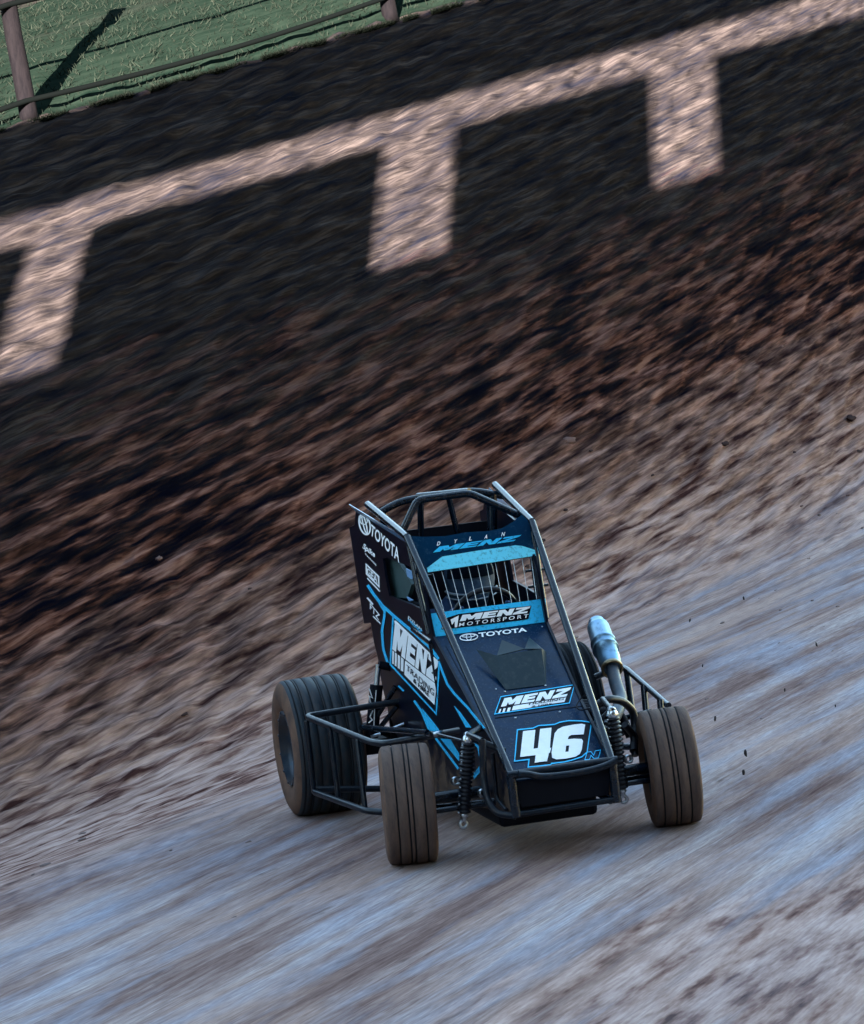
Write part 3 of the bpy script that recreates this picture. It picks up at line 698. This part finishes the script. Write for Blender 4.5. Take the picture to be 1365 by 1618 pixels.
# --- front visor panel with driver name, light blue band
vis = z1([(395,365),(480,372),(620,368),(740,345),(880,338),(960,320),(1020,285),(1080,238),(1140,300),(1160,400),(1172,485),(1160,487),(515,588),(470,500)])
visor = shape(vis, FRONT, 'visor_panel', mat('blue_black_visor_paint', (.0006,.024,.065), .2, spec=.15, dirt=.3, dcol=(.03,.08,.14), scale=30, thr=.6), CAR, off=0, th=.006)
shape(z1([(515,586),(510,560),(600,492),(800,458),(1040,424),(1080,428),(1155,452),(1162,486)]), FRONT, 'light_band', PALE, visor, off=.003)
multi(blockword('MENZ', z1([(545,468),(1030,400),(1075,362),(585,432)]), [1.5,1,1.1,1.05], gap=.08), FRONT, 'driver_surname', CYAN, visor, off=.004)
for ch, (x, y) in zip('DYLAN', ((578,413),(678,400),(770,383),(862,372),(964,357))):
    text(ch, z1([(x-10,y+14),(x+8,y+12),(x+14,y-12),(x-4,y-10)]), FRONT, 'driver_first_name', WHITE, visor, off=.004, bold=.02)
# --- lower screen panel
low = shape(z1([(515,845),(535,832),(1220,742),(1222,882),(545,973)]), FRONT, 'screen_panel', CYAN, CAR, off=0, th=.006)
shape(z1([(618,862),(700,835),(1135,786),(1118,865),(1060,875),(640,925),(595,928)]), FRONT, 'badge', BLACKV, low, off=.002)
multi(blockword('MENZ', z1([(705,880),(1108,830),(1130,790),(722,842)]), [1.5,1,1.1,1.05], gap=.08), FRONT, 'team_lettering', WHITE, low, off=.004)
text('MOTORSPORT', z1([(700,912),(1115,858),(1118,836),(704,890)]), FRONT, 'team_small_lettering', WHITE, low, off=.004, bold=.01, space=1.5)
multi([z1([(612,880),(635,876),(618,925),(600,922)]), z1([(650,870),(700,845),(690,915),(676,916),(676,880),(660,900)])], FRONT, 'team_mark', WHITE, low, off=.004)
# --- rock screen wires with their frame
scr = MB()
for i in range(12):
    f = i/11; x0, y0 = 548+f*(1135-548), 600-f*105; x1, y1 = x0+72-f*36, 822-f*88
    a, b = dpl(*z1([(x0,y0-15)])[0], FRONT, -.012), dpl(*z1([(x1,y1+8)])[0], FRONT, -.012)
    bow = FW*-.006
    scr.tube([a, (a+b)/2+bow, b], .0013, 6)
scr.each('screen_wire', STEEL, CAR)
fr = MB(); fr.tube([dpl(x,y,FRONT,-.02) for x,y in z1([(545,595),(480,600),(462,640),(500,800),(520,835),(640,822)])], .006, 8, bend=.02)
fr.build('screen_frame', TUBE, CAR)
mb = MB(); mb.tube([dpl(*z1([(1152,460)])[0],FRONT,-.03), dpl(*z1([(1190,760)])[0],FRONT,-.03)], .016, 10)
for (x,y) in ((1165,560),(1182,655)): 
    p = dpl(*z1([(x,y)])[0],FRONT,-.03); mb.tube([p+Vector((0,-.045,0)), p+Vector((0,.05,0))], .006, 6)
mb.build('screen_post', TUBE, CAR)
# --- chassis tubes
HX, HY, HZ = -.79, .295, 1.335
cage = MB(); R = .0175
for s_ in (-1, 1):
    top_r = PX(581,797,-1.42) if s_ < 0 else PX(782,766,-1.42)
    cage.tube([top_r, Vector((HX, s_*HY, HZ))], R)                                   # roof side rail
    cage.tube([Vector((HX, s_*HY, HZ)), Vector((.39, s_*.222, .378))], .0165)        # long front down tube
    cage.tube([Vector((top_r.x+.02, s_*.262, top_r.z-.03)), Vector((-1.5, s_*.24, .30))], R)          # rear upright
    cage.tube([Vector((-1.38, s_*.28, .95)), Vector((-.62, s_*.27, .86))], R)
    cage.tube([Vector((-1.5, s_*.24, .30)), Vector((.38, s_*.2, .21))], R)           # lower rail
    cage.tube([Vector((-.62, s_*.27, .86)), Vector((-.60, s_*.24, .25))], R)
    cage.tube([Vector((.39, s_*.222, .378)), Vector((.40, s_*.222, .20))], .021)
    cage.tube([Vector((HX, s_*HY, HZ)), Vector((-.72, s_*.285, 1.1)), Vector((-.64, s_*.275, .9))], .013)
cage.tube([PX(x,y,-.97) for x,y in ((635,841),(659,790),(741,779),(822,815))], R, bend=.03)          # front roof hoop
cage.tube([PX(x,y,-1.36) for x,y in ((597,812),(630,793),(677,784),(746,775),(797,784))], R, bend=.06)  # rear roof hoop
cage.tube([PX(664,788,-1.0), Vector((-1.38,-.12,1.0))], .015); cage.tube([PX(708,783,-1.0), Vector((-1.38,.10,1.15))], .014)
cage.tube([PX(779,781,-1.36), PX(779,845,-1.36)], .020); cage.tube([PX(660,784,-1.3), PX(741,776,-1.0)], .015)
cage.build('roll_cage', TUBE, CAR)
# nose hoop and bumper
nz = MB()
nz.tube([Vector((.39,-.24,.378)), Vector((.39,.245,.378))], .019)
nz.tube([dpl(x,y,((1,0,0),.43)) for x,y in z4([(640,655),(700,655),(770,672),(860,668),(1000,650),(1120,625),(1200,600),(1255,570)])], .015, bend=.03)
nz.tube([Vector((.40,-.222,.21)), Vector((.40,.222,.215))], .014)
nz.build('nose_bar', MUDTUBE, CAR)
bpm = MB(); bpm.tube([PX(762,1168,.30), PX(763,1220,.30), PX(770,1265,.33), PX(785,1286,.37), Vector((.40,-.222,.205))], .015, bend=.05)
bpm.tube([PX(778,1190,.2), PX(785,1262,.2), PX(800,1280,.3)], .009, bend=.02)
bpm.each('front_bumper', MUDTUBE, CAR)
jb = MB(); jb.box(Vector((.36,.02,.34)),(.004,0,0),(0,.045,0),(0,0,.012)); jb.build('bumper_badge', STEEL, CAR)
rd = MB(); rd.box(PX(968,1228,.3),(.01,0,0),(0,.014,0),(0,0,.03)); rd.build('tie_down_bracket', REDM, CAR)
# --- front suspension arms, axle, shocks
ax = MB(); ax.tube([Vector((0,-.53,.262)), Vector((0,.53,.262))], .026)
ax.build('front_axle', TUBE, CAR)
tr = MB(); tr.tube([Vector((-.09,-.52,.21)), Vector((.12,-.2,.235))], .011); tr.tube([Vector((-.09,.52,.21)), Vector((.05,.2,.235))], .011); tr.tube([Vector((.11,-.52,.225)), Vector((.11,.52,.225))], .012); tr.each('tie_rod', TUBE, CAR)
br = MB()
br.tube([PX(737,1163,.12), PX(797,1187,.22)], .015); br.tube([PX(742,1160,.1), PX(778,1140,-.05)], .015); br.tube([PX(762,1170,.3)+Vector((0,0,.0)), PX(740,1160,.14)], .012)
br.tube([PX(966,1122,.12), PX(935,1150,.1)], .013); br.tube([PX(966,1122,.12), PX(952,1105,-.05)], .013)
br.each('shock_bracket', MUDTUBE, CAR)
eyes = MB()
for p in z4([(412,775),(510,762),(545,758),(240,700),(1335,560)]): 
    q = PX(*p, .05); eyes.lathe([(-.012,.012),(-.012,.02),(.012,.02),(.012,.012)], q, (1,.2,.1), 14, closed=True)
eyes.each('rod_end', STEEL, CAR)
def shock(top, bot, r=.036, n=17):
    top, bot = Vector(top), Vector(bot); d = (bot-top); L = d.length; d.normalize()
    prof = [(.0,.012)]
    L0, L1 = .03, L-.045
    for i in range(n):
        h = L0+(L1-L0)*i/n; dh = (L1-L0)/n; rr = r*(.86+.14*math.sin(math.pi*min(1,(i+1)/n*1.6)))
        prof += [(h,rr*.74),(h+dh*.25,rr),(h+dh*.6,rr),(h+dh*.85,rr*.74)]
    prof += [(L1, .014)]
    o = MB().lathe(prof, top, d, 26).build('front_shock', RUBBER, CAR)
    e = MB(); e.lathe([(L1-.002,.013),(L1+.01,.02),(L1+.016,.012),(L1+.03,.012)], top, d, 16)
    c = bot; side = d.cross(Vector((1,0,0))).normalized()
    e.lathe([(-.007,.010),(-.007,.021),(.007,.021),(.007,.010)], c, Vector((1,.1,0)), 20, closed=True)
    e.build('lower_eye', STEEL, o)
    e = MB(); e.lathe([(-.012,.006),(-.012,.017),(.012,.017),(.012,.006)], top, Vector((1,.2,0)), 16, closed=True); e.lathe([(0,.02),(.02,.03),(.035,.022)], top+d*.0, d, 16); e.build('upper_eye', STEEL, o)
    mb = MB()
    for i in range(n):
        if i % 2: continue
        h = L0+(L1-L0)*(i+.4)/n; mb.lathe([(-.003,.001),(-.003,.004),(.003,.004),(.003,.001)], top+d*h+Vector((.02,-r*.85,0)), (1,0,0), 8)
    mb.each('boot_lace', STEEL, o)
shock(PX(740,1162,.12), PX(732,1302,.12), r=.034); shock(PX(966,1122,.12), PX(985,1263,.12), r=.034)
# --- rear shock, radius rods, birdcage
rs = MB(); t_, b_ = PX(598,1050,-1.4), PX(587,1165,-1.4)
rs.tube([t_, t_+(b_-t_)*.3], .013, m=1); rs.tube([t_+(b_-t_)*.28, b_], .031, m=0); rs.tube([t_, PX(625,1056,-1.4)], .02)
o = rs.build('rear_shock', [BLACK, STEEL], CAR)
mk = MB()
for pts in (z2([(185,590),(205,650),(185,640),(200,700),(190,720)]), z2([(210,735),(190,780),(205,800),(180,820)])):
    for qd in stroke(pts, 1.8): mk.slab([PX(x,y,-1.366) for x,y in qd], th=.002)
for qd in stroke(z2([(232,600),(222,720),(216,840)]), 1.2): mk.slab([PX(x,y,-1.366) for x,y in qd], th=.002)
mk.build('shock_lettering', WHITE, o)
rr = MB(); rr.tube([PX(567,1149,-1.4), PY(675,1157,-.40)], .013); rr.tube([PX(680,1157,-.35), PX(735,1171,-.05)], .006); rr.tube([PX(600,1150,-1.4), PX(628,1115,-1.3)], .012); rr.tube([PX(575,1165,-1.45), PX(625,1085,-1.3)], .012)
rr.tube([Vector((-1.67,-.5,.33)), Vector((-1.67,.5,.33))], .032)
rr.each('radius_rod', TUBE, CAR)
st = MB(); st.tube([z3([(920,535)])[0] and PX(*z3([(920,535)])[0],-1.2), PX(*z3([(1005,500)])[0],-1.2)], .007); st.tube([PX(*z3([(775,590)])[0],-1.2), PX(*z3([(840,570)])[0],-1.2)], .007)
st.lathe([(-.015,.001),(-.015,.014),(.015,.014),(.015,.001)], PX(676,1158,-.36), (1,0,0), 14); st.lathe([(-.02,.001),(-.02,.011),(.02,.011),(.02,.001)], PX(692,1159,-.30), (0,1,.2), 14)
st.each('rod_fitting', STEEL, CAR)
axb = MB(); axb.box(PX(590,1178,-1.5),(.05,0,0),(0,.06,0),(0,0,.035)); axb.lathe([(-.05,.07),(.05,.07)], Vector((-1.67,-.42,.33)), (0,1,0), 24); axb.build('rear_hub_carrier', BLACK, CAR)
# --- nerf bars
nr = MB()
nr.tube([PX(660,1104,-1.30), PX(508,1128,-1.30), PX(483,1132,-1.27), PX(587,1173,-.72), PX(610,1175,-.62), PX(671,1164,-.56), PX(748,1150,-.25)], .0155, bend=.035)
nr.tube([PX(645,1246,-1.22), PX(496,1247,-1.24), PX(498,1252,-1.22), PX(578,1281,-.70), PX(610,1284,-.62), PX(700,1280,-.5)], .0155, bend=.03)
for (a, ka, b, kb) in (((484,1139),-1.25,(496,1249),-1.23), ((521,1150),-1.04,(535,1264),-.99), ((564,1168),-.82,(577,1278),-.74)):
    nr.tube([PX(*a,ka), PX(*b,kb)], .0125)
nr.build('nerf_bar', MUDTUBE, CAR, 'right side nerf bar with three uprights in front of the rear tyre')
nl = MB()
def PYl(x, y): return PX(x, y, NX(x))
def NX(x): return -1.05+(x-985)/70*.75
nl.tube([PX(940,1070,-1.1), PX(980,1053,-1.08), PX(990,1057,-1.0), PX(1056,1115,-.42)], .0155, bend=.03)
for a, b in (((990,1060),(999,1125)), ((1017,1084),(1023,1150)), ((1043,1106),(1048,1170))): nl.tube([PYl(*a), PYl(*b)], .015)
nl.tube([PX(960,1141,-.6), PX(1030,1124,-.5)], .013); nl.tube([PX(940,1180,-1.05), PX(999,1180,-1.0), PX(1050,1225,-.42)], .0155, bend=.02)
nl.build('nerf_bar', TUBE, CAR, 'left side nerf bar behind the exhaust')
# --- exhaust
A, B = PX(942,983,-1.02), PX(967,1056,-.72); d = (B-A); L = d.length; d.normalize()
ex = MB().lathe([(0.03,.025),(.0,.030),(.0,.038),(.03,.040),(.035,.050),(.05,.053),(L*.44,.054),(L*.445,.061),(L*.48,.061),(L*.485,.055),(L*.57,.055),(L*.575,.062),(L*.61,.062),(L*.615,.055),(L*.86,.052),(L*.98,.042),(L,.038),(L,.03)], A, d, 40).build('exhaust_silencer', ALU, CAR)
MB().lathe([(-.010,.040),(-.010,.051),(.010,.051),(.010,.040)], B, d, 30, closed=True).build('clamp', mat('bronze_clamp', (.25,.2,.12), .4, metal=1), ex)
MB().tube([B, PX(974,1085,-.6), PX(982,1105,-.5), PX(975,1125,-.35), PX(960,1150,-.25)], .030, 20, bend=.08).build('exhaust_pipe', mat('heat_blued_pipe', (.006,.025,.05), .5, metal=.1, dirt=.4, scale=20), CAR)
hb = MB(); hb.tube([PX(*z5([(355,700)])[0],-.1), PX(*z5([(430,655)])[0],-.1), PX(*z5([(530,670)])[0],-.15), PX(*z5([(600,740)])[0],-.2), PX(*z5([(610,850)])[0],-.2), PX(*z5([(600,1010)])[0],-.1)], .018, bend=.04)
hb.tube([PX(*z5([(540,830)])[0],-.1), PX(*z5([(600,900)])[0],-.15), PX(*z5([(610,1040)])[0],-.1)], .016, bend=.03)
hb.each('engine_hose', RUBBER, CAR)
ho = MB(); ho.tube([dpl(*z5([(335,790)])[0],HOOD,.06), dpl(*z5([(240,775)])[0],HOOD,.03), dpl(*z5([(208,735)])[0],HOOD,.02), dpl(*z5([(245,690)])[0],HOOD,.03), dpl(*z5([(290,680)])[0],HOOD,.05)], .003, 6, bend=.03); ho.build('brake_line', BLACK, CAR)
en = MB(); en.box(Vector((-.6,.38,.36)),(.22,0,0),(0,.08,0),(0,0,.12)); en.box(Vector((-.2,.30,.36)),(.2,0,0),(0,.05,0),(0,0,.10))
for i in range(4): en.tube([Vector((-.72+i*.12,.3,.5)), Vector((-.72+i*.12,.5,.47)), Vector((-.62+i*.1,.52,.36))], .02, bend=.05)
en.build('engine', BLACK, CAR, bevel=.02)
# --- wheels
def wheel(c, axis, r, wdt, front, tm, label=None):
    """c centre, axis pointing to the wheel's outer face"""
    c = Vector(c); axis = Vector(axis).normalized(); h = wdt/2
    root = bpy.data.objects.new('wheel', None); COL.objects.link(root); root.parent = CAR; root.location = c-Vector(CAR.location); root.empty_display_size = .1
    if label: root['label'] = label
    rimr = r*.56
    prof = [(-h*.86, rimr*.97), (-h*1.0, rimr*1.10), (-h*1.04, r*.80), (-h*1.0, r*.90), (-h*.93, r*.965)]
    mt = [1]*4
    gr = [-.60,-.12,.06,.50] if front else [-.78,-.56,-.50,-.22,-.02,.04,.34,.58,.64,.82]
    y = -h*.86; prof.append((y, r*.985)); mt += [0]
    gw = .0035 if front else .0028
    for q in gr:
        cy = q*h; crown = lambda a: r*(1-.012*(a/h)**2)
        prof += [(cy-gw, crown(cy)), (cy-gw*.7, crown(cy)-.008), (cy+gw*.7, crown(cy)-.008), (cy+gw, crown(cy))]; mt += [0,2,2,2]
    prof += [(h*.86, r*.985), (h*.93, r*.965), (h*1.0, r*.90), (h*1.04, r*.80), (h*1.0, rimr*1.10), (h*.90, rimr*1.02), (h*.86, rimr*.97)]
    mt += [0,0,1,1,1,1,1]
    mt = mt[:len(prof)-1]
    while len(mt) < len(prof)-1: mt.append(1)
    MB().lathe(prof, c, axis, 96, mats=mt).build('tyre', [tm, WALL, GROOVE], root)
    o = MB().lathe([(-h*.86,rimr*.96),(-h*.80,rimr*.88),(-h*.2,rimr*.80),(h*.1,rimr*.80),(h*.12,rimr*.3),(h*.30,rimr*.28),(h*.30,.0)], c, axis, 60).build('rim', RIM, root)
    pr = [(h*.12,rimr*.78),(h*.72,rimr*.86),(h*.84,rimr*.90),(h*.90,rimr*.98),(h*.95,rimr*1.0),(h*.95,rimr*.92),(h*.86,rimr*.88)]
    if not front: pr = pr[:-1]+[(h*.97,rimr*.90),(h*.70,rimr*.84),(h*.62,rimr*.55),(h*.60,0)]
    MB().lathe(pr, c, axis, 60).build('rim_lip', RIM if front else RIM, root)
    bl = MB()
    for i in range(6 if front else 12):
        a = 2*math.pi*i/(6 if front else 12); u = axis.orthogonal().normalized(); v = axis.cross(u)
        q = c+axis*(h*.95 if not front else h*.12)+(u*math.cos(a)+v*math.sin(a))*rimr*(.95 if not front else .5); bl.lathe([(0,.007),(.006,.007),(.007,0)], q, axis, 8)
    bl.each('wheel_bolt', RIM, root)
    return root
STEER = 11
def fax(side):
    # front wheels turned to the car's right by STEER degrees
    a = math.radians(STEER); v = Vector((math.sin(a), math.cos(a), 0)) if side > 0 else Vector((-math.sin(a), -math.cos(a), 0))
    return v
wheel((0,-.592,.255), fax(-1)+Vector((0,0,.02)), .258, .215, True, TYRE, 'right front wheel turned towards the camera')
wheel((0,.592,.255), fax(1)+Vector((0,0,.03)), .258, .215, True, TYRE, 'left front wheel')
wheel((-1.67,-.635,.325), (0,-1,.0), .328, .335, False, TYRED, 'wide right rear wheel')
wheel((-1.67,.60,.33), (0,1,0), .325, .26, False, mat('dark_left_rear_tyre_rubber', (.006,.009,.014), .8, spec=.05), 'left rear wheel mostly hidden by the body')
# --- cockpit
seat = MB()
seat.box(Vector((-1.32,0,.85)),(.03,0,.05),(0,.2,0),(-.03,0,.36)); seat.box(Vector((-1.08,0,.47)),(.25,0,-.02),(0,.2,0),(0,0,.03))
seat.box(Vector((-1.2,-.2,.75)),(.12,0,0),(0,.02,0),(0,0,.25)); seat.box(Vector((-1.2,.2,.75)),(.12,0,0),(0,.02,0),(0,0,.25))
seat.build('seat', BLACK, CAR, bevel=.02)
MB().slab([dpl(x,y,((-.05,1,0),-.20)) for x,y in z6([(300,700),(430,700),(560,900),(600,980),(560,1110),(370,1100)])], th=.02).build('head_net', GREENN, CAR)
sw = MB()
cw = Vector((-.80,.03,.93)); axn = Vector((.85,0,-.5)).normalized(); a1 = axn.orthogonal().normalized(); a2 = axn.cross(a1)
ring = [cw+(a1*math.cos(2*math.pi*i/32)+a2*math.sin(2*math.pi*i/32))*.15 for i in range(33)]
sw.tube(ring, .013, 10)
for i in range(3):
    a = 2*math.pi*i/3+.5; sw.tube([cw, cw+(a1*math.cos(a)+a2*math.sin(a))*.145], .009, 8)
sw.tube([cw, cw+axn*.2], .014, 8); sw.build('steering_wheel', RUBBER, CAR)
mr_ = MB()
for q in (z6([(545,830),(585,850),(625,895),(600,930),(560,905)]), z6([(552,1095),(610,1130),(575,1140)]), z6([(610,1172),(700,1215),(700,1245),(620,1205)])): mr_.slab([dpl(x,y,((-.05,1,0),-.215)) for x,y in q], th=.006)
mr_.each('cockpit_highlight', mat('pale_blue_highlight', (.12,.25,.45), .6), CAR)  # pale slabs stand in for small highlights inside the cockpit
# ------------------------------------------------------------------ driver
def skin_body(name, joints, edges, m, root=0, sub=2):
    me = bpy.data.meshes.new(name); me.from_pydata([j[0] for j in joints], edges, []); o = bpy.data.objects.new(name, me); COL.objects.link(o)
    md = o.modifiers.new('skin', 'SKIN'); md.use_smooth_shade = True
    lay = me.skin_vertices[0] if me.skin_vertices else None
    if lay is None:
        bpy.context.view_layer.update()
    for i, j in enumerate(joints):
        r_ = j[1]; me.skin_vertices[0].data[i].radius = (r_, r_) if not isinstance(r_, tuple) else r_
    me.skin_vertices[0].data[root].use_root = True
    s2 = o.modifiers.new('sub', 'SUBSURF'); s2.levels = sub; s2.render_levels = sub
    me.materials.append(m); return o
def driver():
    B = Vector((-1.12, .02, .52))
    hc = Vector((-1.12,.055,1.09))
    J = [((0,0,0),(.15,.12)),((-.04,0,.14),(.15,.11)),((-.09,0,.30),(.17,.12)),((-.10,0,.40),(.11,.09)),((-.06,0,.47),.055),((-.02,.01,.55),.07),
      # arms: shoulder, elbow, wrist, palm
      ((-.09,-.17,.37),.065),((.06,-.20,.22),.05),((.20,-.13,.40),.036),((.28,-.12,.43),.034),
      ((-.09,.17,.37),.065),((.06,.21,.22),.05),((.20,.17,.40),.036),((.28,.16,.43),.034),
      # legs
      ((.08,-.09,.0),.085),((.45,-.11,.12),.06),((.80,-.09,-.08),.045),((.88,-.09,-.03),.035),
      ((.08,.09,.0),.085),((.45,.11,.12),.06),((.80,.09,-.08),.045),((.88,.09,-.03),.035)]
    E_ = [(0,1),(1,2),(2,3),(3,4),(4,5),(3,6),(6,7),(7,8),(8,9),(3,10),(10,11),(11,12),(12,13),(0,14),(14,15),(15,16),(16,17),(0,18),(18,19),(19,20),(20,21)]
    # fingers curled around the rim of the wheel
    for side, w0 in ((-1, 9), (1, 13)):
        p = Vector(J[w0][0])
        for k in range(4):
            z = -.024+.016*k; n = len(J); l = (.9, 1.0, .95, .8)[k]
            q1 = p+Vector((.035*l, side*.008, z)); q2 = q1+Vector((.012,-side*.022*l,.0)); q3 = q2+Vector((-.016*l,-side*.014,0))
            J += [(tuple(q1),.0095),(tuple(q2),.009),(tuple(q3),.008)]; E_ += [(w0,n),(n,n+1),(n+1,n+2)]
        n = len(J); q1 = p+Vector((.0,-side*.03,.022)); q2 = q1+Vector((.028,-side*.006,.006)); J += [(tuple(q1),.012),(tuple(q2),.010)]; E_ += [(w0,n),(n,n+1)]
    o = skin_body('person', J, E_, SUITM)
    o.location = B
    tag(o, 'driver in a dark helmet and blue racing suit sitting behind the rock screen', 'person')
    # helmet: shell, visor, trim
    vs = []; n1, n2 = 28, 40; fs = []
    fwd = Vector((.985,-.17,0)).normalized(); lf = Vector((-fwd.y,fwd.x,0)); up = Vector((0,0,1))
    for i in range(n1+1):
        th = math.pi*i/n1*.86
        for j in range(n2):
            ph = 2*math.pi*j/n2; x, y, z = math.sin(th)*math.cos(ph), math.sin(th)*math.sin(ph), math.cos(th)
            jaw = max(0, x)*max(0, -z)*.35
            vs.append(hc+fwd*(x*(.150+jaw*.3)+.0)+lf*y*.118+up*z*(.14+(.02 if z < 0 else 0)))
    for i in range(n1):
        for j in range(n2): fs.append([i*n2+j, i*n2+(j+1)%n2, (i+1)*n2+(j+1)%n2, (i+1)*n2+j])
    MB().add(vs, fs, True).build('helmet', HELM, o)
    vv = []; vf = []; A_, C2 = 18, 6
    for i in range(C2+1):
        for j in range(A_+1):
            ph = (j/A_-.5)*2.2; z = .015+.06*(i/C2)-.01; r_ = math.sqrt(max(0,1-(z/.14)**2))
            vv.append(hc+fwd*math.cos(ph)*(.154*r_)+lf*math.sin(ph)*.122*r_+up*z)
    for i in range(C2):
        for j in range(A_): a = i*(A_+1)+j; vf.append([a,a+1,a+A_+2,a+A_+1])
    MB().add(vv, vf, True).build('helmet_visor', VISOR, o)
    tr = MB(); pts = [hc+fwd*math.cos(a)*.163+lf*math.sin(a)*.124+up*(-.05-.02*math.cos(a)) for a in [(-1.3+2.6*i/14) for i in range(15)]]
    tr.tube(pts, .006, 6); tr.tube([p+up*-.025 for p in pts], .004, 6); tr.build('helmet_trim', mat('silver_helmet_trim', (.16,.2,.25), .5, spec=.2), o)
driver()
